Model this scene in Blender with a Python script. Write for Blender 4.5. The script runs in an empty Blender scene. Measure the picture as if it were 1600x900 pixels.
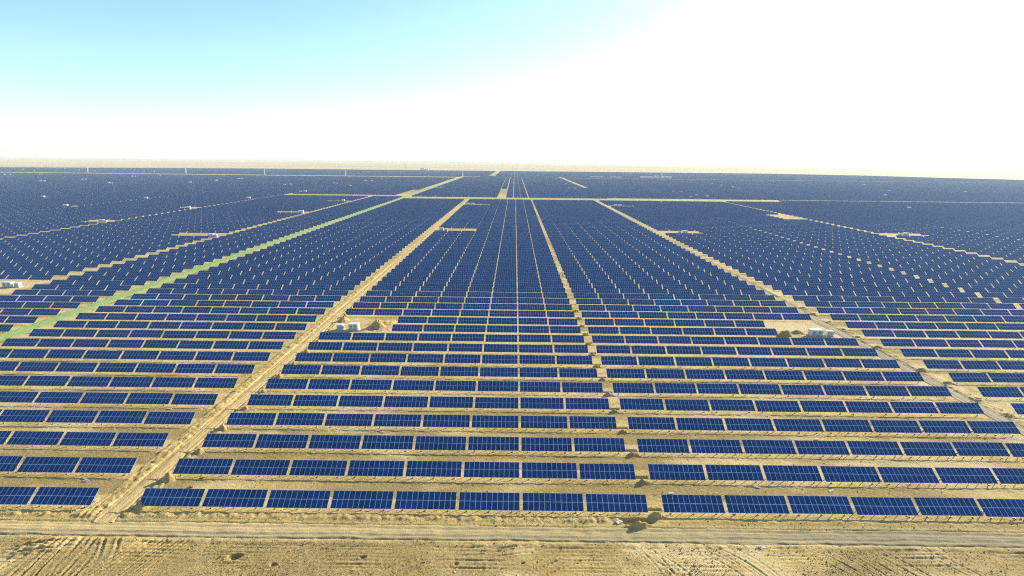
import bpy, math, random
import numpy as np
from mathutils import Matrix, Vector
R = math.radians
scene = bpy.context.scene
col = scene.collection

# ------------------------------------------------------------------ camera, sky, sun, exposure
CAM_H, PITCH, ROLL, YAW = 62.2466, 0.2237, 0.0108, -0.0024
fw = Vector((math.sin(YAW) * math.cos(PITCH), math.cos(YAW) * math.cos(PITCH), -math.sin(PITCH)))
rt = Vector((math.cos(YAW), -math.sin(YAW), 0))
up = rt.cross(fw)
r2 = rt * math.cos(ROLL) + up * math.sin(ROLL)
u2 = -rt * math.sin(ROLL) + up * math.cos(ROLL)
cd = bpy.data.cameras.new("camera")
cam = bpy.data.objects.new("camera", cd)
col.objects.link(cam)
cam.matrix_world = Matrix(((r2.x, u2.x, -fw.x, 0), (r2.y, u2.y, -fw.y, 0), (r2.z, u2.z, -fw.z, CAM_H), (0, 0, 0, 1)))
cd.sensor_width = 36
cd.lens = 36 * 889 / 1600
cd.clip_start = 1
cd.clip_end = 80000
scene.camera = cam

SUN_EL, SUN_AZ = R(20), R(50)
sv = Vector((math.cos(SUN_EL) * math.sin(SUN_AZ), math.cos(SUN_EL) * math.cos(SUN_AZ), math.sin(SUN_EL)))
world = bpy.data.worlds.new("World")
scene.world = world
world.use_nodes = True
wt = world.node_tree
wt.nodes.clear()
sky = wt.nodes.new("ShaderNodeTexSky")
sky.sky_type = 'NISHITA'
sky.sun_disc = False
sky.sun_elevation = SUN_EL
sky.sun_rotation = SUN_AZ
sky.altitude = 300
sky.air_density = 0.7
sky.dust_density = 0.7
sky.ozone_density = 1.8
bg = wt.nodes.new("ShaderNodeBackground")
bg.inputs["Strength"].default_value = 0.132
wo = wt.nodes.new("ShaderNodeOutputWorld")
wb = wt.nodes.new("ShaderNodeMix"); wb.data_type = 'RGBA'; wb.blend_type = 'MULTIPLY'
wb.inputs[0].default_value = 1
wb.inputs[7].default_value = (1.04, 1.11, 1.04, 1)
wt.links.new(sky.outputs[0], wb.inputs[6])
wt.links.new(wb.outputs[2], bg.inputs[0])
wt.links.new(bg.outputs[0], wo.inputs[0])

sd = bpy.data.lights.new("sun", 'SUN')
sd.energy = 5.0
sd.angle = R(0.5)
sd.color = (1.0, 0.88, 0.72)
sun = bpy.data.objects.new("sun", sd)
col.objects.link(sun)
sun.rotation_euler = sv.to_track_quat('Z', 'Y').to_euler()
sun.location = (60, 60, 200)

scene.view_settings.view_transform = 'Standard'
scene.view_settings.look = 'None'
scene.view_settings.gamma = 1
scene.view_settings.exposure = 1.1
scene.cycles.use_denoising = False
scene.cycles.denoiser = 'OPENIMAGEDENOISE'
scene.cycles.denoising_input_passes = 'RGB_ALBEDO_NORMAL'
scene.cycles.filter_width = 1.1
scene.cycles.max_bounces = 6
scene.cycles.volume_bounces = 1

HAZE_DENSITY = 0.00008

# ------------------------------------------------------------------ farm layout (metres, camera above 0,0)
Y1, S = 90.78, 10.71            # low edge of the front row, row spacing
MOD, MODL, NM = 1.0, 1.65, 11   # module pitch, module length, modules along a table
TL = NM * MOD                   # table length
PITCH_X = 11.55
TILT = R(33)
ZLOW = 0.6
TW = 2 * MODL + 0.02
CT, ST = math.cos(TILT), math.sin(TILT)
XA = -67.17
B8 = 8 * PITCH_X - 0.55
X_A = (XA, XA + B8)
X_B = (X_A[1] + 2.87, X_A[1] + 2.87 + B8)
X_C = (127.7, 127.7 + B8)
X_D = (X_C[1] + 2.5, X_C[1] + 2.5 + B8)
X_L1 = (-75.6 - B8, -75.6)
X_L2 = (-178.4 - (4 * PITCH_X - .55), -178.4)
X_L3 = (-232 - (12 * PITCH_X - .55), -232.0)
Y_CROSS = 868.0
rng = np.random.default_rng(7)
rnd = random.Random(11)

# ------------------------------------------------------------------ helpers
def tag(o, label=None, cat=None, group=None, kind=None):
    if label: o["label"] = label
    if cat: o["category"] = cat
    if group: o["group"] = group
    if kind: o["kind"] = kind
    return o

def empty(name, loc):
    o = bpy.data.objects.new(name, None)
    o.empty_display_size = .5
    o.location = loc
    col.objects.link(o)
    return o

class MB:
    def __init__(s): s.v = []; s.f = []; s.uv = []
    def box(s, x0, y0, z0, x1, y1, z1, M=None):
        b = len(s.v)
        for x, y, z in ((x0, y0, z0), (x1, y0, z0), (x1, y1, z0), (x0, y1, z0), (x0, y0, z1), (x1, y0, z1), (x1, y1, z1), (x0, y1, z1)):
            p = Vector((x, y, z))
            s.v.append(tuple(M @ p) if M else tuple(p))
        for q in ((3, 2, 1, 0), (4, 5, 6, 7), (0, 1, 5, 4), (1, 2, 6, 5), (2, 3, 7, 6), (3, 0, 4, 7)):
            s.f.append(tuple(b + k for k in q))
    def bar(s, a, b, w):
        a, b = Vector(a), Vector(b)
        d = (b - a)
        M = Matrix.Translation(a) @ d.to_track_quat('Z', 'Y').to_matrix().to_4x4()
        s.box(-w / 2, -w / 2, 0, w / 2, w / 2, d.length, M)
    def mesh(s, name, mat):
        me = bpy.data.meshes.new(name)
        me.from_pydata(s.v, [], s.f)
        if mat: me.materials.append(mat)
        return me
    def build(s, name, mat, parent=None, bevel=0):
        o = bpy.data.objects.new(name, s.mesh(name, mat))
        col.objects.link(o)
        if parent: o.parent = parent
        if bevel:
            m = o.modifiers.new("bevel", 'BEVEL'); m.width = bevel; m.segments = 2
        return o

def link(name, me, parent=None, loc=(0, 0, 0)):
    o = bpy.data.objects.new(name, me)
    o.location = loc
    if parent: o.parent = parent
    col.objects.link(o)
    return o

def np_mesh(name, V, F, mat, smooth=False, uv=None):
    """V (n,3), F (m,4) quads"""
    me = bpy.data.meshes.new(name)
    k = F.shape[1]
    me.vertices.add(len(V)); me.vertices.foreach_set("co", np.ascontiguousarray(V, dtype=np.float32).ravel())
    me.loops.add(F.size); me.loops.foreach_set("vertex_index", np.ascontiguousarray(F, dtype=np.int32).ravel())
    me.polygons.add(len(F))
    me.polygons.foreach_set("loop_start", np.arange(0, F.size, k, dtype=np.int32))
    me.polygons.foreach_set("loop_total", np.full(len(F), k, dtype=np.int32))
    if uv is not None:
        l = me.uv_layers.new(name="UVMap")
        l.data.foreach_set("uv", np.ascontiguousarray(uv, dtype=np.float32).ravel())
    me.update(calc_edges=True)
    me.validate()
    me.polygons.foreach_set("use_smooth", np.full(len(me.polygons), bool(smooth)))
    if mat: me.materials.append(mat)
    return me

# value noise on arbitrary coordinates
_tab = rng.random((256, 256)).astype(np.float32)
def vnoise(x, y, s, seed=0):
    x = np.asarray(x, np.float64) / s + 37.3 * seed + 1000; y = np.asarray(y, np.float64) / s + 91.7 * seed + 1000
    xi = np.floor(x).astype(np.int64); yi = np.floor(y).astype(np.int64)
    fx = x - xi; fy = y - yi
    fx = fx * fx * (3 - 2 * fx); fy = fy * fy * (3 - 2 * fy)
    g = lambda a, b: _tab[a & 255, b & 255]
    return (g(xi, yi) * (1 - fx) + g(xi + 1, yi) * fx) * (1 - fy) + (g(xi, yi + 1) * (1 - fx) + g(xi + 1, yi + 1) * fx) * fy
def fbm(x, y, s, o=4, seed=0, gain=.5):
    t = 0; a = 1; n = 0
    for k in range(o):
        t = t + a * (vnoise(x, y, s / 2 ** k, seed + k * 3) - .5); n += a; a *= gain
    return t / n * 2
def sstep(a, b, x):
    t = np.clip((x - a) / (b - a), 0, 1)
    return t * t * (3 - 2 * t)
def band(x, a, b, soft):
    return sstep(a - soft, a + soft, x) * (1 - sstep(b - soft, b + soft, x))

# ------------------------------------------------------------------ materials
class NT:
    def __init__(s, name):
        s.m = bpy.data.materials.new(name); s.m.use_nodes = True
        s.t = s.m.node_tree; s.t.nodes.clear()
        s.out = s.n("ShaderNodeOutputMaterial"); s.b = s.n("ShaderNodeBsdfPrincipled")
        s.l(s.b.outputs[0], s.out.inputs[0])
    def n(s, ty, **k):
        q = s.t.nodes.new(ty)
        for a, b in k.items(): setattr(q, a, b)
        return q
    def l(s, a, b): s.t.links.new(a, b)
    def put(s, sock, v):
        if isinstance(v, bpy.types.NodeSocket): s.l(v, sock)
        else: sock.default_value = v
    def math(s, op, a, b=0.0, c=0.0, clamp=False):
        q = s.n("ShaderNodeMath", operation=op); q.use_clamp = clamp
        s.put(q.inputs[0], a); s.put(q.inputs[1], b); s.put(q.inputs[2], c)
        return q.outputs[0]
    def mix(s, f, a, b, mode='MIX'):
        q = s.n("ShaderNodeMix", data_type='RGBA', blend_type=mode)
        s.put(q.inputs[0], f)
        for i, v in ((6, a), (7, b)):
            s.put(q.inputs[i], v if isinstance(v, bpy.types.NodeSocket) else (*v, 1))
        return q.outputs[2]
    def noise(s, vec, scale, detail=6, rough=.6, dist=0):
        q = s.n("ShaderNodeTexNoise"); q.inputs["Scale"].default_value = scale; q.inputs["Detail"].default_value = detail
        q.inputs["Roughness"].default_value = rough; q.inputs["Distortion"].default_value = dist
        if vec is not None: s.l(vec, q.inputs["Vector"])
        return q.outputs["Fac"]
    def mapr(s, v, a, b, c=0., d=1.):
        q = s.n("ShaderNodeMapRange"); s.put(q.inputs[0], v)
        for i, z in enumerate((a, b, c, d)): q.inputs[1 + i].default_value = z
        return q.outputs[0]
    def scale(s, vec, xyz):
        q = s.n("ShaderNodeVectorMath", operation='MULTIPLY'); s.l(vec, q.inputs[0]); q.inputs[1].default_value = xyz
        return q.outputs[0]
    def set(s, **k):
        for a, v in k.items():
            sock = s.b.inputs[a.replace("_", " ")]
            s.put(sock, (*v, 1) if isinstance(v, tuple) and len(v) == 3 else v)
    def bump(s, h, strength, dist):
        q = s.n("ShaderNodeBump"); q.inputs["Strength"].default_value = strength; q.inputs["Distance"].default_value = dist
        s.l(h, q.inputs["Height"]); s.l(q.outputs[0], s.b.inputs["Normal"])

def soil_material(name, light, dark, stub, streak=(1, 1, 1), stub_amt=.5, use_attr=False):
    t = NT(name)
    g = t.n("ShaderNodeNewGeometry").outputs["Position"]
    big = t.noise(g, .018, 4, .55)
    mid = t.noise(t.scale(g, streak), .16, 7, .62, .4)
    fine = t.noise(t.scale(g, streak), 1.6, 6, .7)
    grain = t.noise(g, 7.0, 3, .7)
    c = t.mix(t.mapr(mid, .36, .64), dark, light)
    c = t.mix(t.mapr(big, .35, .7, 0, .45), c, (light[0] * 1.02, light[1] * .94, light[2] * .82))
    c = t.mix(t.mapr(fine, .52, .66, 0, .65), c, tuple(v * .62 for v in dark))
    c = t.mix(t.mapr(grain, .30, .62, .38, 0), c, tuple(v * .65 for v in dark))
    if use_attr:
        a = t.n("ShaderNodeAttribute", attribute_name="scrub").outputs["Fac"]
        f = t.math('MULTIPLY', a, t.mapr(fine, .34, .52, .35, 1), clamp=True)
        c = t.mix(t.math('MULTIPLY', f, stub_amt), c, stub)
        pale = t.n("ShaderNodeAttribute", attribute_name="pale").outputs["Fac"]
        c = t.mix(t.math('MULTIPLY', pale, .65), c, (.61, .485, .255))
        sp_ = t.n("ShaderNodeAttribute", attribute_name="spoil").outputs["Fac"]
        c = t.mix(t.math('MULTIPLY', sp_, t.mapr(mid, .3, .6, .3, .9)), c, t.mix(t.mapr(fine, .4, .62), (.57, .41, .155), (.35, .24, .09)))
        far = t.n("ShaderNodeAttribute", attribute_name="far").outputs["Fac"]
        fb = t.noise(t.scale(g, (.00016, .0011, 1)), 1.0, 5, .6)
        fc = t.mix(t.mapr(fb, .35, .65), (.40, .285, .125), (.53, .40, .20))
        c = t.mix(far, c, fc)
    t.set(Base_Color=c, Roughness=.95)
    t.b.inputs["Specular IOR Level"].default_value = .15
    t.bump(t.math('ADD', fine, t.math('MULTIPLY', grain, .5)), .9, .30)
    return t.m

M_ground = soil_material("sandy_soil", (.60, .45, .172), (.41, .298, .105), (.26, .19, .07), stub_amt=.85, use_attr=True)
M_track = soil_material("packed_sand", (.60, .455, .20), (.47, .345, .14), (.2, .16, .07), streak=(1, .25, 1))
M_gravel = soil_material("road_gravel", (.40, .335, .185), (.29, .245, .135), (.2, .16, .07), streak=(.12, 1, 1))
def gravel_fade():
    nt_ = M_gravel.node_tree; bs = [q for q in nt_.nodes if q.type == 'BSDF_PRINCIPLED'][0]
    src = bs.inputs["Base Color"].links[0].from_socket
    gp = nt_.nodes.new("ShaderNodeNewGeometry"); sx = nt_.nodes.new("ShaderNodeSeparateXYZ"); nt_.links.new(gp.outputs["Position"], sx.inputs[0])
    no = nt_.nodes.new("ShaderNodeTexNoise"); no.inputs["Scale"].default_value = .35; no.inputs["Detail"].default_value = 6
    nt_.links.new(gp.outputs["Position"], no.inputs["Vector"])
    m1 = nt_.nodes.new("ShaderNodeMath"); m1.operation = 'MULTIPLY_ADD'; nt_.links.new(no.outputs["Fac"], m1.inputs[0]); m1.inputs[1].default_value = 90
    nt_.links.new(sx.outputs[0], m1.inputs[2])
    mr = nt_.nodes.new("ShaderNodeMapRange"); nt_.links.new(m1.outputs[0], mr.inputs[0]); mr.inputs[1].default_value = -10; mr.inputs[2].default_value = 100
    my = nt_.nodes.new("ShaderNodeMapRange"); m2 = nt_.nodes.new("ShaderNodeMath"); m2.operation = 'MULTIPLY_ADD'
    nt_.links.new(no.outputs["Fac"], m2.inputs[0]); m2.inputs[1].default_value = 1.2; nt_.links.new(sx.outputs[1], m2.inputs[2])
    nt_.links.new(m2.outputs[0], my.inputs[0]); my.inputs[1].default_value = 85.0; my.inputs[2].default_value = 85.9; my.inputs[3].default_value = .75; my.inputs[4].default_value = 0
    m3 = nt_.nodes.new("ShaderNodeMath"); m3.operation = 'MAXIMUM'; nt_.links.new(mr.outputs[0], m3.inputs[0]); nt_.links.new(my.outputs[0], m3.inputs[1])
    mx = nt_.nodes.new("ShaderNodeMix"); mx.data_type = 'RGBA'; nt_.links.new(m3.outputs[0], mx.inputs[0])
    mx.inputs[6].default_value = (.52, .40, .175, 1); nt_.links.new(src, mx.inputs[7]); nt_.links.new(mx.outputs[2], bs.inputs["Base Color"])
gravel_fade()
M_gravel2 = soil_material("pale_gravel", (.42, .35, .215), (.31, .26, .15), (.2, .16, .07), streak=(1, .2, 1))
M_heap = soil_material("dug_earth", (.54, .39, .15), (.40, .285, .11), (.2, .16, .07))
M_green = soil_material("green_verge", (.37, .45, .18), (.20, .38, .10), (.1, .2, .05), streak=(1, .12, 1))
M_cross = soil_material("dusty_verge", (.32, .43, .15), (.25, .34, .10), (.1, .2, .05), streak=(.1, 1, 1))

def panel_material():
    t = NT("photovoltaic_glass")
    uv = t.n("ShaderNodeUVMap").outputs[0]
    sp = t.n("ShaderNodeSeparateXYZ"); t.l(uv, sp.inputs[0])
    u, v = sp.outputs[0], sp.outputs[1]
    fu, fv = t.math('FRACT', u), t.math('FRACT', v)
    du = t.math('MULTIPLY', t.math('SUBTRACT', .5, t.math('ABSOLUTE', t.math('SUBTRACT', fu, .5))), 1.0)
    dv = t.math('MULTIPLY', t.math('SUBTRACT', .5, t.math('ABSOLUTE', t.math('SUBTRACT', fv, .5))), MODL)
    frame = t.math('LESS_THAN', t.math('MINIMUM', du, dv), .042)
    # cell grid 6 x 10 with pale gaps
    cu = t.math('FRACT', t.math('MULTIPLY', fu, 6)); cv = t.math('FRACT', t.math('MULTIPLY', fv, 10))
    ec = t.math('MINIMUM', t.math('SUBTRACT', .5, t.math('ABSOLUTE', t.math('SUBTRACT', cu, .5))),
                t.math('SUBTRACT', .5, t.math('ABSOLUTE', t.math('SUBTRACT', cv, .5))))
    gap = t.math('LESS_THAN', ec, .016)
    wn = t.n("ShaderNodeTexWhiteNoise", noise_dimensions='3D')
    oi = t.n("ShaderNodeObjectInfo")
    cb = t.n("ShaderNodeCombineXYZ")
    t.l(t.math('FLOOR', u), cb.inputs[0]); t.l(t.math('FLOOR', v), cb.inputs[1]); t.l(oi.outputs["Random"], cb.inputs[2])
    t.l(cb.outputs[0], wn.inputs[0])
    w = wn.outputs["Value"]
    cell = t.mix(w, (.0034, .0330, .145), (.0058, .054, .215))
    gp_ = t.n("ShaderNodeNewGeometry").outputs["Position"]
    tn = t.noise(gp_, .035, 3, .6)
    cell = t.mix(t.mapr(tn, .35, .65, 0, .35), cell, (.0030, .026, .088))
    c = t.mix(gap, cell, (.10, .17, .32))
    c = t.mix(frame, c, (.34, .60, .74))
    t.set(Base_Color=c, Roughness=t.mapr(frame, 0, 1, .10, .42), Metallic=t.mapr(frame, 0, 1, 0, .25))
    t.b.inputs["IOR"].default_value = 1.36
    return t.m
M_pv = panel_material()

def flat(name, c, rough=.6, metal=0, spot=.0):
    t = NT(name)
    g = t.n("ShaderNodeNewGeometry").outputs["Position"]
    n = t.noise(g, 1.3, 5, .65)
    col_ = t.mix(t.mapr(n, .35, .7, 0, spot), c, tuple(v * .55 for v in c))
    t.set(Base_Color=col_, Roughness=rough, Metallic=metal)
    return t.m
M_steel = flat("galvanised_steel", (.34, .32, .28), .45, .6, .3)
M_white = flat("white_paint", (.58, .58, .57), .45, 0, .12)
M_grey = flat("grey_paint", (.42, .44, .46), .5, 0, .15)
M_dark = flat("dark_louvre", (.07, .08, .09), .5, 0, .1)
M_concrete = flat("concrete", (.42, .39, .33), .9, 0, .3)
M_pylon = flat("pale_steel", (.62, .60, .55), .5, .2, .1)
M_sheet = flat("white_sheet", (.58, .56, .52), .7, 0, .1)
M_red = flat("faded_red_cloth", (.45, .10, .07), .8, 0, .2)
M_straw = flat("dry_straw", (.25, .19, .075), .9, 0, .5)
M_bldg = flat("pale_render", (.66, .66, .64), .8, 0, .2)
M_roofblue = flat("roof_sheet", (.42, .50, .58), .5, 0, .2)

# ------------------------------------------------------------------ height field
ROADS = []
def in_tables(y):
    return (y - Y1) / S

def bez(p0, p1, p2, n):
    t = np.linspace(0, 1, n)[:, None]
    return (1 - t) ** 2 * np.array(p0) + 2 * t * (1 - t) * np.array(p1) + t * t * np.array(p2)

TRACKS = []   # (p0, p1, p2, half gauge, groove width, depth)
def add_track(p0, p1, p2, hg=.9, w=.22, d=.10): TRACKS.append((p0, p1, p2, hg, w, d))
_r = random.Random(5)
U = _r.uniform
for k in range(11):     # long ruts running up from the bottom left towards the dirt road
    x = U(-81, -62)
    add_track((x, 71), (x * .6 - 73 * .4 + U(-4, 4), 80), (-73 + (x + 72) * .35, U(86, 93)), U(.7, 1.1), U(.16, .30), U(.10, .24))
for k in range(6):      # turning marks at the far left
    o = U(0, 7)
    add_track((-84, 74 + o * .7), (-80 + o * .4, 82), (-68 + o, 82.0 + U(-1, .2)), .9, U(.18, .3), U(.06, .13))
for k in range(7):
    x = U(-66, -58)
    add_track((x, 71), (x + 1.5, 77), (x + U(2, 6), 83), U(.7, 1.1), U(.16, .28), U(.10, .22))
for k in range(6):
    x = U(-26, -17)
    add_track((x, 71), (x + 3, 78), (x + U(9, 22), U(80, 83)), .9, U(.14, .22), U(.06, .13))
for k in range(5):
    x = U(-7, 4)
    add_track((x, 71), (x + 2, 77), (x + U(8, 14), U(79, 82)), .9, U(.14, .22), U(.06, .14))
for k in range(5):
    x = U(24, 46)
    add_track((x, 71), (x + .6, 77), (x - U(2, 9), 82.6), .9, U(.13, .2), U(.04, .09))
for k in range(9):
    x = U(50, 80)
    add_track((x, 71), (x - 2.4, 77), (x - U(6, 12), 84), .9, U(.13, .2), U(.04, .09))
for k in range(6):
    add_track((-100, U(73, 82)), (0, U(76, 82)), (110, U(75, 84)), .9, .2, U(.03, .06))
for k in range(2):
    x = U(22, 32)
    add_track((x + 8, 82), (x - 6, 80), (x - 3, 71), .9, .2, U(.04, .08))

MOUNDS = []   # x, y, rx, ry, h, series, index

def height(X, Y, fine=True):
    """X, Y 2-D arrays"""
    h = .10 * fbm(X, Y, 28, 3, 2) + .05 * fbm(X, Y, 5, 3, 9)
    near = (1 - sstep(300, 420, Y))
    row = (Y - Y1) / S
    fr = row - np.floor(row)
    # lumpy ground in the foreground
    fg = 1 - sstep(86.5, 88.5, Y)
    rough = sstep(-.15, .5, fbm(X, Y, 16, 3, 31))
    h = h + fg * (.08 * fbm(X, Y, 1.3, 4, 13, .65) * (.30 + rough) + .015 * fbm(X * .3, Y, 1.1, 3, 17))
    # ridge of turned soil in front of the front row
    rid = band(Y, 88.4, 90.2, .5) * band(X, -150, 20, 2)
    h = h + rid * (.16 + .22 * fbm(X, Y, 1.2, 3, 21) + .16 * fbm(X * 2.2, Y * .6 , 1.6, 3, 24))
    rid2 = band(Y, 88.8, 90.0, .4) * band(X, 34, 200, 3)
    h = h + rid2 * (.05 + .14 * fbm(X, Y, 1.2, 3, 21))
    # windrow along the lower edge of the front road
    h = h + band(Y, 81.9, 82.9, .35) * (.10 + .16 * fbm(X, Y, 1.3, 3, 41))
    # low cable ridge in front of every row
    rr = band((fr + .5) % 1.0, .34, .42, .02) * (row > .6) * near
    h = h + rr * (.06 + .16 * fbm(X, Y, 1.1, 3, 51))
    inter = band((fr + .5) % 1.0, .90, 1.2, .05) + band(fr, .42, .8, .08)
    h = h + inter * (row > 1) * near * .07 * fbm(X * .35, Y, 1.0, 3, 54)
    # spoil along both sides of the dirt road and beside the pale track
    s1 = band(X, -75.4, -72.6, .5) * (Y > 90) * near
    h = h + s1 * (.16 + .42 * fbm(X, Y, 1.8, 4, 61, .7))
    s2 = band(X, -69.0, -67.2, .4) * (Y > 90) * near
    h = h + s2 * (.10 + .40 * fbm(X, Y, 1.6, 4, 66, .7))
    s3 = band(X, 124.6, 127.2, .5) * (Y > 90) * near
    h = h + s3 * (.12 + .40 * fbm(X, Y, 1.8, 4, 71, .7))
    # spoil inside the clearings
    c1 = band(X, -55, -45.5, 1.2) * band(Y, 199.5, 213, 1.5)
    h = h + c1 * (.5 + 1.2 * fbm(X, Y, 4, 4, 81))
    c2 = band(X, 98, 107, 1.2) * band(Y, 199.5, 206, 1.5)
    h = h + c2 * (.2 + .5 * fbm(X, Y, 3, 4, 83))
    # trenches across the mound gap, one per row
    tr = band(X, X_A[1] + .2, X_B[0] - .2, .2) * band((Y - Y1 - 1.7 + S / 2) % S, S / 2 - .35, S / 2 + .35, .15) * (Y > 88) * near
    h = h - .55 * tr
    # open pit beside the front road
    pit = sstep(1.15, .75, np.sqrt(((X - 22.3) / 3.1) ** 2 + ((Y - 89.0) / .95) ** 2))
    h = h - .9 * pit
    # isolated holes
    for hx, hy, hr, hd in ((-43.8, 78.6, 1.0, .55), (-37.0, 76.9, .5, .35), (-8.5, 77.6, .35, .3), (2.0, 78.0, .35, .3), (11, 78.6, .3, .3), (-23.5, 78.8, .5, .3)):
        q = np.sqrt((X - hx) ** 2 + ((Y - hy) * 1.4) ** 2) / hr
        h = h - hd * sstep(1.2, .5, q) + .15 * hd * np.exp(-((q - 1.5) / .45) ** 2)
    return h

# graded grid
def axis(parts):
    out = []
    for a, b, s in parts:
        n = max(1, int(round((b - a) / s)))
        out.append(np.linspace(a, b, n, endpoint=False))
    return np.concatenate(out)
gx = np.concatenate([-np.geomspace(40000, 420, 34), axis([(-400, -130, 2.5), (-130, -105, .8), (-105, -86, .3), (-86, 84, .17), (84, 130, .3), (130, 160, .8), (160, 400, 2.5)]), np.geomspace(400, 40000, 34)])
gy = np.concatenate([axis([(-6000, 40, 800), (40, 70, 1.5), (70, 92, .15), (92, 170, .30), (170, 262, .6), (262, 420, 3)]), np.geomspace(420, 42000, 60)])
GX, GY = np.meshgrid(gx, gy)
GH = height(GX, GY)
# tyre tracks pressed into the soil
def press(GX, GY, H):
    for (p0, p1, p2, hg, w, d) in TRACKS:
        L = np.hypot(p2[0] - p0[0], p2[1] - p0[1])
        P = bez(p0, p1, p2, int(L / .2) + 2)
        T = np.gradient(P, axis=0); T /= np.linalg.norm(T, axis=1)[:, None] + 1e-9
        best = {}
        for side in (-1, 1):
            Q = P + side * hg * np.stack([-T[:, 1], T[:, 0]], 1)
            D = np.full(H.shape, 9., np.float32)
            SL = np.zeros(H.shape, np.float32)
            for i in range(len(Q)):
                x, y = Q[i]
                a, b = np.searchsorted(gx, (x - 1.1, x + 1.1)); c, e = np.searchsorted(gy, (y - 1.1, y + 1.1))
                if b <= a or e <= c: continue
                dd = np.hypot(GX[c:e, a:b] - x, GY[c:e, a:b] - y)
                sl = D[c:e, a:b] > dd
                SL[c:e, a:b][sl] = i * .2
                D[c:e, a:b] = np.minimum(D[c:e, a:b], dd)
            fade = .55 + .45 * np.sin(SL * .35 + hg * 20)
            lug = 1 + (.45 if d > .10 else .15) * np.sin(SL * 2 * np.pi / .75)
            H += (-d * lug * np.exp(-(D / w) ** 2) + .85 * d * np.exp(-((D - w * 2.0) / (w * .8)) ** 2)) * fade * (D < 5) * (1 - sstep(82.0, 83.0, GY) * (1 - sstep(87.5, 89, GY)) * .85)
    return H
GH = press(GX, GY, GH)

# road beds: the soil is pressed 12 cm down under each road so its own sheet lies on top
def bed(mask): 
    global GH
    GH = GH * (1 - mask) + (-.14) * mask
X_R2 = (-72.9, -68.9)
X_R3 = (119.9, 124.5)
X_GR = (-180.6, -173.2)
bed(band(GY, 83.15, 87.35, .12))
bed(band(GX, X_R2[0] + .2, X_R2[1] - .2, .25) * band(GY, 87.2, Y_CROSS, .3))
bed(band(GX, X_R3[0] + .2, X_R3[1] - .2, .25) * band(GY, 87.2, Y_CROSS, .3))
bed(band(GX, X_GR[0] + .3, X_GR[1] - .3, .5) * band(GY, 87.2, 1960, .3))
bed(band(GX, -172, 424, 3) * band(GY, Y_CROSS + 1, Y_CROSS + 51, 2))

def edge_y(x):
    return np.interp(x, [-4000, -2241, -1253, -13, 1267, 1634, 1774, 1983, 2400], [2100, 2521, 2810, 2858, 2907, 2719, 2494, 2262, 1800])

scrub = np.clip(.38 + 2.6 * fbm(GX, GY * 1.6, 20, 5, 101, .6), 0, .85) * (1 - sstep(82, 83.5, GY))
row = (GY - Y1) / S; fr = row - np.floor(row)
scrub = np.maximum(scrub, np.maximum(band(fr, .40, .93, .05), .6 * band((fr + .5) % 1, .3, .52, .04)) * (row > 0) * np.clip(.58 + 3.0 * fbm(GX, GY * 2.2, 26, 5, 107, .62), 0, 1))
scrub = np.maximum(scrub, .8 * band(GY, 88, 89, .5) * (GX > 28))
pale = np.clip(.48 + 2.6 * fbm(GX, GY * 2, 14, 4, 111, .6), 0, 1) * np.maximum(1 - sstep(82, 83.5, GY), .8 * (row > 0) * (GY < 420)) * (1 - scrub)
pale = np.maximum(pale, band(GX, -258, -231, 1) * band(GY, 249, 278, 1))
pale = np.maximum(pale, band(GX, 97, 119, 1) * band(GY, 206, 220, 1))
spoil = np.maximum(band(GX, -75.6, -72.2, .5), band(GX, -69.2, -67, .4)) * (GY > 88) * (1 - sstep(300, 420, GY))
spoil = np.maximum(spoil, band(GY, 88.2, 90.6, .4) * (1 - sstep(15, 30, GX)))
spoil = np.maximum(spoil, band(GX, -56, -45, 1.2) * band(GY, 199, 214, 1.5))
far = sstep(-10, 30, GY - edge_y(GX))
ny, nx = GX.shape
idx = np.arange(ny * nx).reshape(ny, nx)
F = np.stack([idx[:-1, :-1], idx[:-1, 1:], idx[1:, 1:], idx[1:, :-1]], -1).reshape(-1, 4)
GH = GH * (1 - sstep(1200, 1500, GY)) * (1 - sstep(500, 900, np.abs(GX)))
V = np.stack([GX, GY, GH], -1).reshape(-1, 3)
me = np_mesh("ground", V, F, M_ground, True)
for nm, arr in (("scrub", scrub), ("pale", pale), ("spoil", spoil), ("far", far)):
    at = me.attributes.new(nm, 'FLOAT', 'POINT')
    at.data.foreach_set("value", np.ascontiguousarray(arr, np.float32).ravel())
tag(link("ground", me), kind="structure")

# ------------------------------------------------------------------ roads
def sheet(name, xs, ys, mat, z=0.0, rough=.0, ruts=(), along='y', wob=0.3, seed=0, edge=.10):
    X, Y = np.meshgrid(xs, ys)
    H = np.full(X.shape, z) + rough * fbm(X, Y, 1.6, 3, seed + 3) + rough * .7 * fbm(X, Y, 6, 2, seed + 5)
    if along == 'y':
        t = X; c0, c1 = xs[0], xs[-1]; s = Y
    else:
        t = Y; c0, c1 = ys[0], ys[-1]; s = X
    w = wob * fbm(s, s * 0 + seed, 14, 3, seed + 7)
    for r in ruts:
        H -= .07 * np.exp(-((t - r - w) / .28) ** 2) - .035 * np.exp(-((np.abs(t - r - w) - .55) / .25) ** 2)
    e = np.minimum(t - c0, c1 - t)
    H -= edge * 2.2 * (1 - sstep(0, .5, e + .45 * fbm(X, Y, 1.5, 3, seed + 9) + .5 * fbm(X, Y, 9, 2, seed + 12) - .25))
    n, m = X.shape
    i = np.arange(n * m).reshape(n, m)
    F = np.stack([i[:-1, :-1], i[:-1, 1:], i[1:, 1:], i[1:, :-1]], -1).reshape(-1, 4)
    o = link(name, np_mesh(name, np.stack([X, Y, H], -1).reshape(-1, 3), F, mat, True))
    return tag(o, kind="structure")
ygrad = np.concatenate([axis([(86.9, 140, .35), (140, 260, .9)]), np.geomspace(260, Y_CROSS + 2, 60)])
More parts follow.
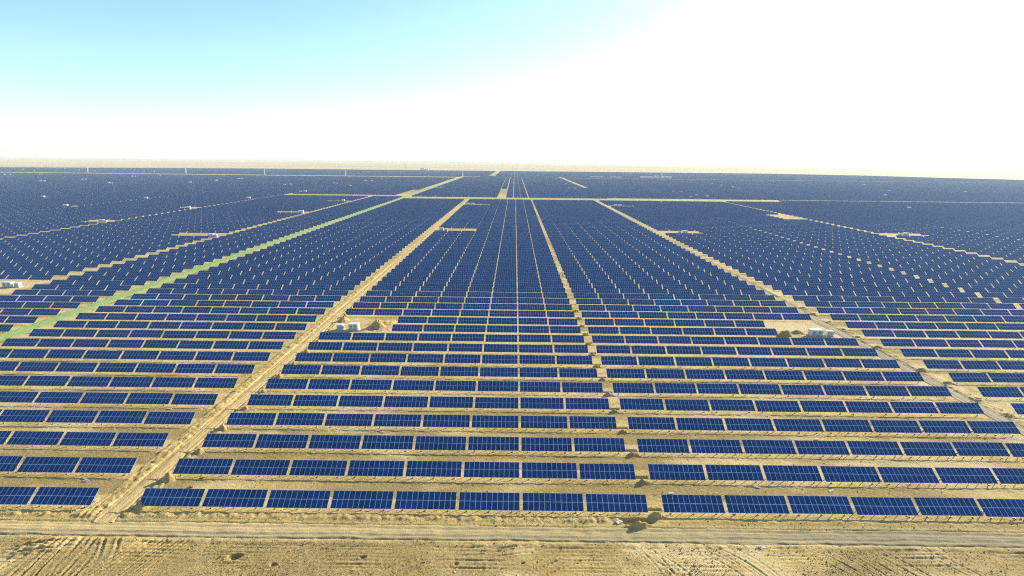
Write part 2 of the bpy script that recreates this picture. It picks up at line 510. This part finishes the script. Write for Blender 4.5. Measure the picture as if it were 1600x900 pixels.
sheet("front_road", axis([(-170, -100, 1.2), (-100, 110, .35), (110, 181, 1.2)]), np.linspace(82.9, 87.6, 32), M_gravel, .02, .10, (84.3, 86.2), 'x', .4, 201)
sheet("dirt_road", np.linspace(X_R2[0], X_R2[1], 18), ygrad, M_track, .035, .07, (-71.9, -70.1), 'y', .5, 211)
sheet("gravel_track", np.linspace(X_R3[0], X_R3[1], 18), ygrad, M_gravel2, .035, .06, (121.2, 123.1), 'y', .4, 221)
sheet("green_track", np.linspace(X_GR[0], X_GR[1], 14), np.concatenate([axis([(100, 300, 1.)]), np.geomspace(300, 1960, 80)]), M_green, .05, .08, (-174.9,), 'y', .3, 231)
sheet("cross_road", np.linspace(-171, 424, 200), np.linspace(Y_CROSS, Y_CROSS + 52, 14), M_cross, .05, .03, (), 'x', .3, 241)

# ------------------------------------------------------------------ which tables stand where
def table_list():
    """rows of (x_left, y_low, block, row, nth)"""
    out = []
    skip = {}
    def block(name, x0, n, yoff, y_from, y_to, x_right=False, gap_rows=(), gap_cols=()):
        k0 = int(math.ceil((y_from - Y1 - yoff) / S)); k1 = int((y_to - Y1 - yoff) / S)
        for k in range(k0, k1 + 1):
            y = Y1 + yoff + k * S
            for j in range(n):
                if k + 1 in gap_rows and j in gap_cols.get(k + 1, ()) if isinstance(gap_cols, dict) else (k + 1 in gap_rows and j in gap_cols):
                    continue
                out.append((x0 + j * PITCH_X, y, name, k + 1, j))
    yc = Y_CROSS - 4
    block("A", X_A[0], 8, 0, 90, yc, gap_rows=(11, 12, 38, 39, 64, 65), gap_cols={11: (0, 1), 12: (0, 1), 38: (0, 1, 2), 39: (0, 1, 2), 64: (0, 1, 2), 65: (0, 1, 2)})
    block("B", X_B[0], 8, 0, 90, yc, gap_rows=(11, 12), gap_cols=(6, 7))
    block("C", X_C[0], 8, 0, 90, yc, gap_rows=(38, 39, 64, 65), gap_cols=(0, 1, 2))
    block("D", X_D[0], 8, 0, 90, yc, gap_rows=(50, 51, 52, 53, 54, 55), gap_cols=(6, 7))
    block("E", X_D[1] + 8, 8, 0, 90, 880, gap_rows=(38, 39), gap_cols=(0, 1, 2))
    x = X_D[1] + 8 + 8 * PITCH_X
    block("F", x + 2, 160, 0, 90, 905)
    block("L1", X_L1[0], 8, 0, 90, yc)
    lo = .46 * S
    block("L2", X_L2[0], 4, lo, 90, 912)
    g = {}
    for r in (16, 17, 32, 33, 34, 51, 52, 67, 68): g[r] = (9, 10, 11) if r not in (33, 34, 51, 52) else (9, 10, 11)
    g.pop(32)
    g.pop(34); g[34] = (9, 10, 11)
    block("L3", X_L3[0], 12, lo, 90, 912, gap_rows=tuple(g), gap_cols=g)
    x1 = X_L3[0] - 8
    rows = {0: (41, 42, 55, 56, 70), 1: (41, 56, 69), 2: (69,), 3: ()}
    for b in range(18):
        x0 = x1 - (12 * PITCH_X - .55)
        block("L%d" % (4 + b), x0, 12, lo, 90, 1835, gap_rows=rows.get(b, ()), gap_cols=(10, 11))
        x1 = x0 - 8
    # beyond the cross road
    def far(x0, n, y0, y1): block("far", x0, n, 3.0, y0, y1)
    far(-371, 16, 952, 1835)                    # above the tan strip on the left
    far(-166, 12, 922, 1905); 
    far(-13.2, 1, 922, 1905); far(-26.4, 1, 1192, 1905)
    far(-0.9, 2, 922, 1905); far(23.7, 11, 922, 1890)
    far(151.2, 300, 930, 1880)
    block("far2", -4100, 560, 5.0, 1935, 2960)
    return out
T = table_list()
arr = np.array([(t[0], t[1]) for t in T])
# keep what can be seen (with a margin for other viewpoints) and what lies inside the farm
cx = arr[:, 0] + TL / 2
keep = (np.abs(cx) < .93 * (arr[:, 1]) + 32) & (arr[:, 1] < edge_y(cx) - 6)
# bare strips beyond the cross road
def strip(x0, x1, y0, y1): 
    global keep
    keep &= ~((cx + TL / 2 > x0) & (cx - TL / 2 < x1) & (arr[:, 1] > y0) & (arr[:, 1] < y1))
strip(-192, -168, 912, 1125)
strip(-179, -166, 1125, 1962)
strip(-183, -117, 1915, 1985)
strip(-86, -78, 2036, 2900)
strip(151.5, 152, 1250, 2030)
strip(425, 675, 1990, 2012)
strip(455, 540, 1975, 2060)
strip(180, 280, 1960, 1975)
T = [t for t, k in zip(T, keep) if k]
arr = arr[keep]

# the 300 tables that show largest
z = arr[:, 1]
half = .9 * (arr[:, 1] * math.cos(PITCH) + CAM_H * math.sin(PITCH))
vis_w = np.minimum(arr[:, 0] + TL, half) - np.maximum(arr[:, 0], -half)
score = np.where(vis_w > 1.0, np.minimum(vis_w, TL) / TL / z ** 2, 0)
order = np.argsort(-score)
near_ids = set(order[:300].tolist())

# ---- the remaining tables: one mesh
rest = [i for i in range(len(T)) if i not in near_ids]
P = arr[rest]
n = len(P)
print("tables", len(T), "rest", n)
TH = .04
a = np.array([(0, 0), (TL, 0), (TL, TW), (0, TW)])
tj = TILT + rng.normal(0, .006, n)
ct, st = np.cos(tj), np.sin(tj)
top = np.zeros((n, 4, 3)); bot = np.zeros((n, 4, 3))
zj = rng.normal(0, .03, n); yj = rng.normal(0, .05, n)
for k in range(4):
    x, w = a[k]
    top[:, k, 0] = P[:, 0] + x; top[:, k, 1] = P[:, 1] + yj + w * ct; top[:, k, 2] = ZLOW + zj + w * st
    bot[:, k, 0] = P[:, 0] + x; bot[:, k, 1] = P[:, 1] + yj + w * ct + TH * st; bot[:, k, 2] = ZLOW + zj + w * st - TH * ct
V = np.concatenate([top, bot], 1).reshape(-1, 3)
q = np.array([(0, 1, 2, 3), (7, 6, 5, 4), (0, 4, 5, 1), (1, 5, 6, 2), (2, 6, 7, 3), (3, 7, 4, 0)])
F = (np.arange(n)[:, None, None] * 8 + q[None]).reshape(-1, 4)
UV = np.full((n, 6, 4, 2), .005)
ub = (np.arange(n) % 700) * NM
UV[:, 0, 0] = np.stack([ub, ub * 0], 1); UV[:, 0, 1] = np.stack([ub + NM, ub * 0], 1)
UV[:, 0, 2] = np.stack([ub + NM, ub * 0 + 2], 1); UV[:, 0, 3] = np.stack([ub, ub * 0 + 2], 1)
# posts for the nearer part of them
mid = P[P[:, 1] < 420]
pv, pf = [], []
base = len(V)
offs = [(ox, oy) for ox in (1.4, 5.5, 9.6) for oy in (.45, 2.35)]
m = len(mid)
cub = np.array([(-.05, -.05, 0), (.05, -.05, 0), (.05, .05, 0), (-.05, .05, 0), (-.05, -.05, 1), (.05, -.05, 1), (.05, .05, 1), (-.05, .05, 1)])
for ox, oy in offs:
    pp = np.zeros((m, 8, 3)); pp[:] = cub
    pp[:, :, 2] = np.where(cub[:, 2] > 0, ZLOW + oy * math.tan(TILT) - .06, -.3)
    pp[:, :, 0] += mid[:, 0:1] + ox; pp[:, :, 1] += mid[:, 1:2] + oy
    pf.append((base + np.arange(m)[:, None, None] * 8 + np.array([(0, 1, 5, 4), (1, 2, 6, 5), (2, 3, 7, 6), (3, 0, 4, 7)])[None]).reshape(-1, 4))
    pv.append(pp.reshape(-1, 3)); base += m * 8
nf = sum(len(f) for f in pf)
V = np.concatenate([V] + pv); F2 = np.concatenate([F] + pf)
UVall = np.concatenate([UV.reshape(-1, 2), np.full((nf * 4, 2), .005)])
me = np_mesh("solar_tables", V, F2, M_pv, False, UVall)
o = link("solar_tables", me)
tag(o, "countless blue solar tables filling the plain behind the nearest rows", "solar panels", kind="stuff")

# ---- the 300 nearest: each a thing with its parts
def uv_box(name, w, l, nu, nv, mat):
    v = [(0, 0, 0), (w, 0, 0), (w, l, 0), (0, l, 0), (0, 0, -TH), (w, 0, -TH), (w, l, -TH), (0, l, -TH)]
    F = np.array([(0, 1, 2, 3), (7, 6, 5, 4), (0, 4, 5, 1), (1, 5, 6, 2), (2, 6, 7, 3), (3, 7, 4, 0)])
    uv = np.full((6, 4, 2), .005)
    uv[0] = [(0, 0), (nu, 0), (nu, nv), (0, nv)]
    return np_mesh(name, np.array(v, float), F, mat, False, uv)
ME_module = uv_box("solar_module", MOD - .012, MODL, 1, 1, M_pv)
ME_face = uv_box("module_field", TL, TW, NM, 2, M_pv)
def frame_mesh(posts):
    b = MB()
    M = Matrix.Rotation(TILT, 4, 'X')
    for w in (.35, 1.25, 2.05, 2.95):
        b.box(-.05, w - .03, -.115, TL + .05, w + .03, -.045, M)
    for x in (1.4, 5.5, 9.6):
        b.box(x - .04, .15, -.20, x + .04, TW - .15, -.118, M)
        b.bar((x, .5, ZLOW * 0 - .35), (x, 2.2, 2.2 * math.tan(TILT) - .25), .05)
    return b.mesh("support_frame", M_steel)
ME_frame = frame_mesh(False)
def post_mesh(top):
    b = MB(); b.box(-.045, -.045, -ZLOW - .3, .045, .045, top); b.box(-.13, -.13, -ZLOW - .3, .13, .13, -ZLOW + .12); return b.mesh("post", M_steel)
ME_front, ME_rear = post_mesh(.45 * math.tan(TILT) - .14), post_mesh(2.35 * math.tan(TILT) - .16)

ORD = "zeroth front second third fourth fifth sixth seventh eighth ninth tenth eleventh twelfth thirteenth fourteenth fifteenth sixteenth seventeenth eighteenth nineteenth twentieth".split()
NTH = "first second third fourth fifth sixth seventh eighth ninth tenth eleventh twelfth".split()
def table_label(b, k, j):
    rowname = ORD[k] + (" row" if k == 1 else " row")
    if b == "A": return "blue solar table in the %s, %s one right of the sandy dirt road" % (rowname, NTH[j])
    if b == "B": return "blue solar table in the %s, %s one right of the gap with earth mounds" % (rowname, NTH[j])
    if b == "C": return "blue solar table in the %s, %s one right of the pale gravel track" % (rowname, NTH[j])
    if b == "L1": return "dark blue solar table in the %s, %s one left of the dirt road" % (rowname, NTH[7 - j])
    if b == "D": return "blue solar table in the %s, %s one beyond the gap past the gravel track" % (rowname, NTH[j])
    return "dark blue solar table left of the green track, row %d, %s from it" % (k, NTH[max(0, 3 - j)])

near = sorted(near_ids, key=lambda i: (T[i][1], T[i][0]))
nmod = 0
for i in near:
    x, y, b, k, j = T[i]
    root = empty("solar_table", (x, y + rnd.gauss(0, .05), ZLOW + rnd.gauss(0, .03)))
    tag(root, table_label(b, k, j), "solar table", "tilted solar tables standing in long rows")
    til = TILT + rnd.gauss(0, .006)
    detail = k <= 4
    if detail:
        for r in range(2):
            for c in range(NM):
                q = link("solar_module", ME_module, root, (c * MOD + .006, (r * (MODL + .02)) * math.cos(til), (r * (MODL + .02)) * math.sin(til)))
                q.rotation_euler = (til + rnd.gauss(0, .003), rnd.gauss(0, .002), 0)
        for px in (1.4, 5.5, 9.6):
            link("post", ME_front, root, (px, .45, 0)); link("post", ME_rear, root, (px, 2.35, 0))
        fr_ = link("support_frame", ME_frame, root)
    else:
        q = link("module_field", ME_face, root); q.rotation_euler = (til, 0, 0)
        link("support_frame", ME_frame, root)
        if k <= 8:
            for px in (1.4, 9.6): link("post", ME_front, root, (px, .45, 0))
print("near rows", max(T[i][3] for i in near))

# ------------------------------------------------------------------ earth mounds
def mound(x, y, rx, ry, h, seed, label, group, name="earth_mound", mat=None):
    nr, na = 12, 40
    vs = [(0, 0)]
    rr = np.linspace(.1, 1.25, nr)
    an = np.linspace(0, 2 * np.pi, na, endpoint=False)
    A, Rr = np.meshgrid(an, rr)
    wob = 1 + .22 * fbm(np.cos(A) * 2 + seed, np.sin(A) * 2, 1.5, 3, seed)
    PX = np.cos(A) * Rr * rx * wob; PY = np.sin(A) * Rr * ry * wob
    H = h * (1 - sstep(0, 1.05, Rr)) ** .8 * (1 + .35 * fbm(PX, PY, .9, 3, seed + 4)) + h * .16 * fbm(PX, PY, .5, 3, seed + 6) * (Rr < 1.1)
    H = np.where(Rr > 1.05, -.3, H)
    V = [(0, 0, float(H[0].mean()))] + [tuple(v) for v in np.stack([PX, PY, H], -1).reshape(-1, 3)]
    F = [(0, 1 + i, 1 + (i + 1) % na) for i in range(na)]
    for r in range(nr - 1):
        for i in range(na):
            a, b = 1 + r * na + i, 1 + r * na + (i + 1) % na
            F.append((a, a + na, b + na, b))
    me = bpy.data.meshes.new(name); me.from_pydata(V, [], F); me.materials.append(mat or M_heap)
    for p in me.polygons: p.use_smooth = True
    o = link(name, me, None, (x, y, 0))
    return tag(o, label, "earth mound", group)
for k in range(1, 15):
    s = rnd.uniform(.85, 1.15)
    mound((X_A[1] + X_B[0]) / 2 + rnd.uniform(-.2, .2), Y1 + (k - 1) * S - .35, 1.25 * s, .8 * s, .85 * s, 20 + k,
          "dark earth mound in the gap between tables at the %s row" % ORD[k], "earth mounds along the narrow gap")
for k in range(1, 15):
    if k in (11, 12): continue
    s = rnd.uniform(.8, 1.25) * (1.15 if k in (2, 3, 4) else .9)
    mound(-67.0 + rnd.uniform(-.3, .3), Y1 + (k - 1) * S - (1.1 if k > 1 else -.6), 1.25 * s, 1.2 * s, 1.15 * s, 60 + k,
          "sunlit sandy heap at the dirt road end of the %s row" % ORD[k], "sandy heaps beside the dirt road")
for k in range(4, 16):
    s = rnd.uniform(.7, 1.2)
    mound(126.1 + rnd.uniform(-.3, .3), Y1 + (k - 1) * S + rnd.uniform(-1.5, 2), 1.7 * s, 1.7 * s, .6 * s, 90 + k,
          "brown soil heap at the gravel track end of the %s row" % ORD[k], "soil heaps beside the gravel track")
mound(22.4, 87.55, 2.5, .85, 1.0, 131, "wide dark spoil heap in front of the open pit by the front road", None)
mound(-50.6, 204.6, 3.4, 3.2, 2.9, 141, "big steep spoil heap beside the white cabins left of centre", None)
mound(-65.8, 212.6, 2.2, 2.6, 1.9, 143, "orange sand heap behind the smaller white cabin left of centre", None)
mound(99.6, 199.6, 3.0, 1.6, 2.3, 145, "dark pointed earth heap in the clearing of the right cabins", None)
mound(106.0, 203.0, 3.4, 2.2, 1.1, 147, "low brown earth heap next to the large cabin on the right", None)

# ------------------------------------------------------------------ cabins
def cabin_big(root, L=3.4, D=2.4, H=2.4, M=None):
    b = MB(); b.box(-L / 2 - .35, -D / 2 - .35, -.3, L / 2 + .35, D / 2 + .35, .22); b.build("plinth", M_concrete, root, .03)
    b = MB(); b.box(-L / 2, -D / 2, .22, L / 2, D / 2, H); b.build("body", M_white, root, .03)
    b = MB(); b.box(-L / 2 - .08, -D / 2 - .08, H, L / 2 + .08, D / 2 + .08, H + .12); b.build("roof", M_white, root, .03)
    for s in (-1, 1):
        d = MB(); d.box(s * L * .24 - .55, -D / 2 - .04, .35, s * L * .24 + .55, -D / 2, H - .3)
        dd = d.build("door", M_grey, root, .01)
        h = MB(); h.box(s * L * .24 + .35, -D / 2 - .10, 1.25, s * L * .24 + .42, -D / 2 - .04, 1.5); h.build("handle", M_dark, dd)
        v = MB()
        for k in range(5): v.box(s * L * .24 - .35, -D / 2 - .06, H - .95 + k * .1, s * L * .24 + .3, -D / 2 - .042, H - .89 + k * .1)
        v.build("louvre", M_dark, dd)
    v = MB()
    for k in range(7): v.box(L / 2, -D / 2 + .5, 1.5 + k * .12, L / 2 + .025, D / 2 - .5, 1.56 + k * .12)
    v.build("side_vent", M_grey, root)
def cabin_small(root, L=2.3, D=1.9, H=2.0):
    b = MB(); b.box(-L / 2 - .3, -D / 2 - .3, -.3, L / 2 + .3, D / 2 + .3, .2); b.build("plinth", M_concrete, root, .03)
    b = MB(); b.box(-L / 2, -D / 2, .2, L / 2, D / 2, H); b.build("body", M_white, root, .03)
    b = MB(); b.box(-L / 2 - .07, -D / 2 - .07, H, L / 2 + .07, D / 2 + .07, H + .1); b.build("roof", M_white, root, .03)
    p = MB(); p.box(-L / 2 + .22, -D / 2 - .03, .4, L / 2 - .22, -D / 2, H - .25); pp = p.build("door", M_grey, root, .01)
    h = MB(); h.box(-.04, -D / 2 - .10, 1.15, .04, -D / 2 - .03, 1.4); h.build("handle", M_dark, pp)
    f = MB()
    for k in range(8): f.box(L / 2, -D / 2 + .35 + k * .2, .5, L / 2 + .18, -D / 2 + .40 + k * .2, H - .5)
    f.build("radiator", M_white, root)
def site(xs, xb, y, lab_s, lab_b):
    r = empty("transformer_cabinet", (xs, y, 0)); cabin_small(r); tag(r, lab_s, "cabinet", "white cabins of the solar farm")
    r = empty("inverter_cabin", (xb, y, 0)); cabin_big(r, L=3.4 if xb < 100 and xb > -100 else 4.3); tag(r, lab_b, "cabin", "white cabins of the solar farm")
site(-63.6, -58.6, 201.2, "small white transformer cabinet nearest the dirt road, left of centre", "large white inverter cabin beside the steep spoil heap left of centre")
site(115.9, 110.9, 200.2, "small white transformer cabinet beside the gravel track on the right", "large white inverter cabin beside the brown heap on the right")
site(-236.2, -240.6, 263.6, "small white transformer cabinet in the clearing near the left edge", "large white inverter cabin in the clearing at the left edge")
site(-233.0, -236.6, 441.5, "white transformer cabinet second clearing along the stepped strip on the left", "white inverter cabin second clearing along the stepped strip on the left")
site(-382.6, -386.4, 532, "white transformer cabinet in the small clearing further left", "white inverter cabin in the small clearing further left")
site(-59.5, -63.6, 497, "small white transformer cabinet far up the dirt road beside its clearing", "white inverter cabin far up the dirt road beside its clearing")
site(144.5, 149.5, 496, "small white transformer cabinet far up the gravel track", "white inverter cabin far up the gravel track")
site(338, 343, 498, "small white transformer cabinet in the far right clearing", "white inverter cabin in the far right clearing")

# tiny cabins far out
fb = MB(); fb.box(-2.2, -1.3, -.2, 2.2, 1.3, 2.75); fb.box(-2.35, -1.45, 2.75, 2.35, 1.45, 2.9)
ME_far = fb.mesh("inverter_cabin", M_white)
FARC = [(-239, 640), (-243, 815), (-387, 679), (-391, 843), (-528, 821), (-539, 686), (-678, 824),
 (-1436, 1625), (-1427, 1632), (-1413, 1718), (-1421, 1735), (-1058, 1285), (-1048, 1284), (-1052, 1402), (-1043, 1401), (-869, 1234), (-861, 1232), (-1085, 1638), (-1077, 1639), (-1065, 1736), (-733, 1301), (-741, 1318), (-731, 1412), (-739, 1431), (-737, 1541), (-729, 1544), (-733, 1791), (-498, 1247), (-490, 1263), (-375, 1009), (-368, 1011), (-422, 1345), (-410, 1331), (-353, 1237), (-384, 1487), (-373, 1511), (-374, 1626), (-161, 1192), (-153, 1196), (-444, 2038), (-370, 1820), (-364, 2240), (-2066, 2389), (-1892, 2227), (-1692, 2036), (-2025, 2545), (-1861, 2395), (-1667, 2214), (-1506, 2075), (-1663, 2411), (-1481, 2252), (-1318, 2114),
 (314, 1138), (324, 1119), (297, 969), (323, 1023), (332, 991), (532, 1739), (533, 1565), (519, 1452), (512, 1355), (510, 1312), (960, 1590), (815, 1256), (698, 1086), (542, 789), (985, 1264), (1039, 2112), (1219, 2102), (116, 1230), (129, 1219), (127, 1428), (133, 1676), (-56, 772), (-62, 772), (137, 776), (143, 776)]
for x, y in FARC:
    o = link("inverter_cabin", ME_far, None, (x, y, 0))
    o.scale = (rnd.uniform(.8, 1.3), 1, rnd.uniform(1.0, 1.25))
    tag(o, "tiny white inverter cabin far off among the panels, a bright speck", "cabin", "distant inverter cabins")

# ------------------------------------------------------------------ bare strips and far landmarks
def pylon(x, y, h, label):
    r = empty("lattice_pylon", (x, y, 0)); tag(r, label, "pylon", "pale pylons on the far side of the farm")
    b = MB()
    w0, w1 = h * .085, h * .02
    lv = 7
    for sx in (-1, 1):
        for sy in (-1, 1):
            b.bar((sx * w0, sy * w0, -.5), (sx * w1, sy * w1, h), .34)
    for k in range(lv):
        z0, z1 = h * k / lv, h * (k + 1) / lv
        a0, a1 = w0 + (w1 - w0) * k / lv, w0 + (w1 - w0) * (k + 1) / lv
        for s in (-1, 1):
            b.bar((-a0, s * a0, z0), (a1, s * a1, z1), .25); b.bar((a0, s * a0, z0), (-a1, s * a1, z1), .25)
            b.bar((s * a0, -a0, z0), (s * a1, a1, z1), .25)
    b.build("mast", M_pylon, r)
    for zz in (.72, .86, .98):
        c = MB(); c.bar((-h * .17, 0, h * zz), (h * .17, 0, h * zz), .4); c.bar((-h * .17, 0, h * zz), (0, 0, h * (zz + .04)), .2); c.bar((h * .17, 0, h * zz), (0, 0, h * (zz + .04)), .2)
        c.build("crossarm", M_pylon, r)
pylon(-1399, 1897, 24, "pale lattice pylon at the far left, nearest the left edge")
pylon(-1078, 1899, 24, "pale lattice pylon second from the left on the thin far line")
pylon(-829, 1920, 22, "pale lattice pylon third from the left on the thin far line")
pylon(-562, 1925, 22, "pale lattice pylon fourth from the left on the thin far line")
pylon(-2090, 2560, 22, "faint pylon at the desert edge near the left side")
pylon(-1560, 2760, 20, "faint pylon on the desert edge above the left pylons")
pylon(-530, 2830, 30, "bright tall pylon at the desert edge left of centre")
pylon(-178, 1990, 22, "thin pylon at the far end of the green track")

def building(x, y, w, d, h, label, roof=None):
    r = empty("low_building", (x, y, 0)); tag(r, label, "building", "pale buildings at the far substation")
    b = MB(); b.box(-w / 2, -d / 2, -.3, w / 2, d / 2, h); b.build("wall", M_bldg, r)
    b = MB(); b.box(-w / 2 - .5, -d / 2 - .5, h, w / 2 + .5, d / 2 + .5, h + .6); b.build("roof", roof or M_roofblue, r)
    b = MB()
    for k in range(max(2, int(w / 5))):
        xx = -w / 2 + 2 + k * 5
        if xx + 1.6 < w / 2: b.box(xx, -d / 2 - .05, h * .35, xx + 1.6, -d / 2, h * .75)
    b.build("window", M_dark, r)
pylon(505, 1992, 27, "tall pale mast rising over the low far buildings right of centre")
building(455, 2000, 40, 14, 6, "long pale building left of the tall far mast")
building(492, 2010, 16, 12, 9, "taller pale block just left of the far mast")
building(527, 2004, 30, 14, 7, "pale building just right of the tall far mast")
building(350, 2005, 34, 12, 4, "low pale building well left of the far mast")
building(285, 2012, 44, 10, 4, "long low pale building furthest left of the far mast")
building(-460, 2900, 22, 14, 11, "bright white building on the desert edge left of centre")
building(-440, 2905, 16, 12, 7, "small white building beside the bright one on the desert edge")

# posts along the cross road
pm = MB(); pm.box(-.25, -.25, -.3, .25, .25, 4.2); pm.box(-.8, -.12, 3.8, .8, .12, 4.0)
ME_rp = pm.mesh("roadside_post", M_pylon)
for k in range(22):
    o = link("roadside_post", ME_rp, None, (-150 + k * 26 + rnd.uniform(-2, 2), Y_CROSS + 49, 0))
    tag(o, "short pale post in the line along the far cross road", "post", "posts along the cross road")

# ------------------------------------------------------------------ litter and small things
def rag(x, y, w, d, h, mat, name, label, cat, seed, rz=0):
    n = 9
    u, v = np.meshgrid(np.linspace(-.5, .5, n), np.linspace(-.5, .5, n))
    H = h * (.5 + .8 * fbm(u * 4 + seed, v * 4, 1.2, 3, seed)) * (1 - .5 * (u * u + v * v))
    H = np.maximum(H, .03)
    Vt = np.stack([u * w * (1 + .2 * fbm(u * 3, v * 3, 1, 2, seed + 1)), v * d, H], -1).reshape(-1, 3)
    i = np.arange(n * n).reshape(n, n)
    Fq = np.stack([i[:-1, :-1], i[:-1, 1:], i[1:, 1:], i[1:, :-1]], -1).reshape(-1, 4)
    o = link(name, np_mesh(name, Vt, Fq, mat, True), None, (x, y, .05)); o.rotation_euler = (0, 0, rz)
    s = o.modifiers.new("solid", 'SOLIDIFY'); s.thickness = .02
    return tag(o, label, cat)
rag(19.0, 88.5, 1.15, .8, .35, M_sheet, "plastic_sheet", "crumpled white sheet lying beside the open pit", "sheet", 301, .6)
rag(41.5, 82.3, 1.0, .6, .3, M_sheet, "plastic_sheet", "white scrap of sheet below the front road on the right", "sheet", 303, .2)
rag(-61.5, 97.8, 1.0, .7, .25, M_red, "red_cloth", "faded red cloth between the first two rows by the dirt road", "cloth", 305)
rag(-8.5, 75.6, .35, .3, .2, M_sheet, "paper_scrap", "tiny white scrap on the sand at the bottom edge", "scrap", 307)
rag(-61.0, 101.0, .9, .5, .22, M_red, "red_cloth", "faded red cloth close below the second row by the dirt road", "cloth", 309)
for i, (x, y) in enumerate(((-83, 99.5), (-86, 132), (-92, 165), (48, 100), (62, 99), (85, 165), (110, 141), (137, 176), (150, 187), (70, 120), (-30, 121), (30.5, 97.5))):
    b = MB(); b.box(-.5, -.12, .02, .5, .12, .09); b.box(-.3, .05, .092, .65, .25, .15)
    o = b.build("board_pile", M_sheet); o.location = (x, y, .06); o.rotation_euler = (0, 0, rnd.uniform(-.5, .5))
    k = int((y - Y1) / S) + 1
    where = "left of the dirt road" if x < -75 else "right of the gravel track" if x > 127 else "near the mound gap" if 25 < x < 35 else "in the middle block" if x < 25 else "in the right block"
    tag(o, "pale boards on bare soil behind the %s row, %s" % (ORD[k], where), "boards", "loose boards between the rows")

# dry scrub: tufts
nt = 30000
tx = np.concatenate([rng.uniform(-100, 105, nt), rng.uniform(-170, 200, nt)])
ty = np.concatenate([rng.uniform(70, 83, nt), rng.uniform(88, 200, nt)])
dens = np.clip(.5 + 1.3 * fbm(tx, ty, 22, 4, 101), 0, 1)
frt = ((ty - Y1) / S) % 1
dens[nt:] = np.clip(.55 + 1.2 * fbm(tx[nt:], ty[nt:], 30, 3, 107), 0, 1) * ((frt[nt:] > .42) & (frt[nt:] < .95)) * .7
okp = rng.random(2 * nt) < dens ** 2.6
okp &= ~((np.abs(tx + 70.9) < 5.0) & (ty > 80)) & ~((np.abs(tx - 122.5) < 4.5) & (ty > 80))
tx, ty = tx[okp], ty[okp]
m = len(tx)
sz = rng.uniform(.04, .15, m)
VV, FF = [], []
for k in range(4):
    an = rng.uniform(0, 2 * np.pi, m)
    wx, wy = np.cos(an) * sz * .55, np.sin(an) * sz * .55
    lx, ly = rng.normal(0, .35, m) * sz, rng.normal(0, .35, m) * sz
    hh = sz * rng.uniform(.4, 1.0, m)
    tri = np.zeros((m, 3, 3))
    tri[:, 0] = np.stack([tx - wx, ty - wy, np.full(m, -.08)], -1)
    tri[:, 1] = np.stack([tx + wx, ty + wy, np.full(m, -.08)], -1)
    tri[:, 2] = np.stack([tx + lx, ty + ly, hh + .02], -1)
    VV.append(tri.reshape(-1, 3)); FF.append(np.arange(m * 3).reshape(m, 3) + k * m * 3)
o = link("dry_scrub", np_mesh("dry_scrub", np.concatenate(VV), np.concatenate(FF), M_straw))
tag(o, "dry straw coloured scrub scattered over the sandy ground", "scrub", kind="stuff")

# loose stones and clods
ns = 15000
sx = np.concatenate([rng.uniform(-95, 100, ns), rng.uniform(-110, 140, ns)])
sy = np.concatenate([rng.uniform(72, 91, ns), rng.uniform(90, 150, ns)])
clump = fbm(sx, sy, 6, 4, 401, .6)
ok = (clump > rng.uniform(-.3, .35, 2 * ns)) & ~((np.abs(sx + 70.9) < 1.8) & (sy > 82)) & ~((sy > 83.2) & (sy < 87.2) & (rng.random(2 * ns) < .93))
sx, sy = sx[ok], sy[ok]
m = len(sx)
rs = .04 + .13 * rng.random(m) ** 5
oc = np.array([(1, 0, 0), (0, 1, 0), (-1, 0, 0), (0, -1, 0), (0, 0, 1), (0, 0, -1)], float)
pts = oc[None] * (rs[:, None, None] * rng.uniform(.6, 1.3, (m, 6, 1))) * np.array([1.2, 1.0, .75])
aa = rng.uniform(0, 6.28, m); ca, sa = np.cos(aa)[:, None], np.sin(aa)[:, None]
gi = np.clip(np.searchsorted(gx, sx), 0, len(gx) - 1); gj = np.clip(np.searchsorted(gy, sy), 0, len(gy) - 1)
VS = np.stack([pts[:, :, 0] * ca - pts[:, :, 1] * sa + sx[:, None], pts[:, :, 0] * sa + pts[:, :, 1] * ca + sy[:, None], pts[:, :, 2] + (GH[gj, gi] + rs * .3)[:, None]], -1).reshape(-1, 3)
tri = np.array([(0, 1, 4), (1, 2, 4), (2, 3, 4), (3, 0, 4), (1, 0, 5), (2, 1, 5), (3, 2, 5), (0, 3, 5)])
o = link("loose_stones", np_mesh("loose_stones", VS, (np.arange(m)[:, None, None] * 6 + tri[None]).reshape(-1, 3), M_heap))
tag(o, "small clods and stones strewn over the bare sandy soil", "stones", kind="stuff")

# ------------------------------------------------------------------ haze
if HAZE_DENSITY > 0:
    hm = bpy.data.materials.new("desert_haze"); hm.use_nodes = True
    ht = hm.node_tree; ht.nodes.clear()
    ho = ht.nodes.new("ShaderNodeOutputMaterial"); pv_ = ht.nodes.new("ShaderNodeVolumePrincipled")
    pv_.inputs["Color"].default_value = (.74, .90, .97, 1)
    pv_.inputs["Density"].default_value = HAZE_DENSITY
    pv_.inputs["Anisotropy"].default_value = .05
    ht.links.new(pv_.outputs[0], ho.inputs["Volume"])
    b = MB(); b.box(-45000, -8000, -3, 45000, 45000, 72)
    o = b.build("haze", hm)
    tag(o, "thin pale haze lying over the whole plain", "haze", kind="stuff")
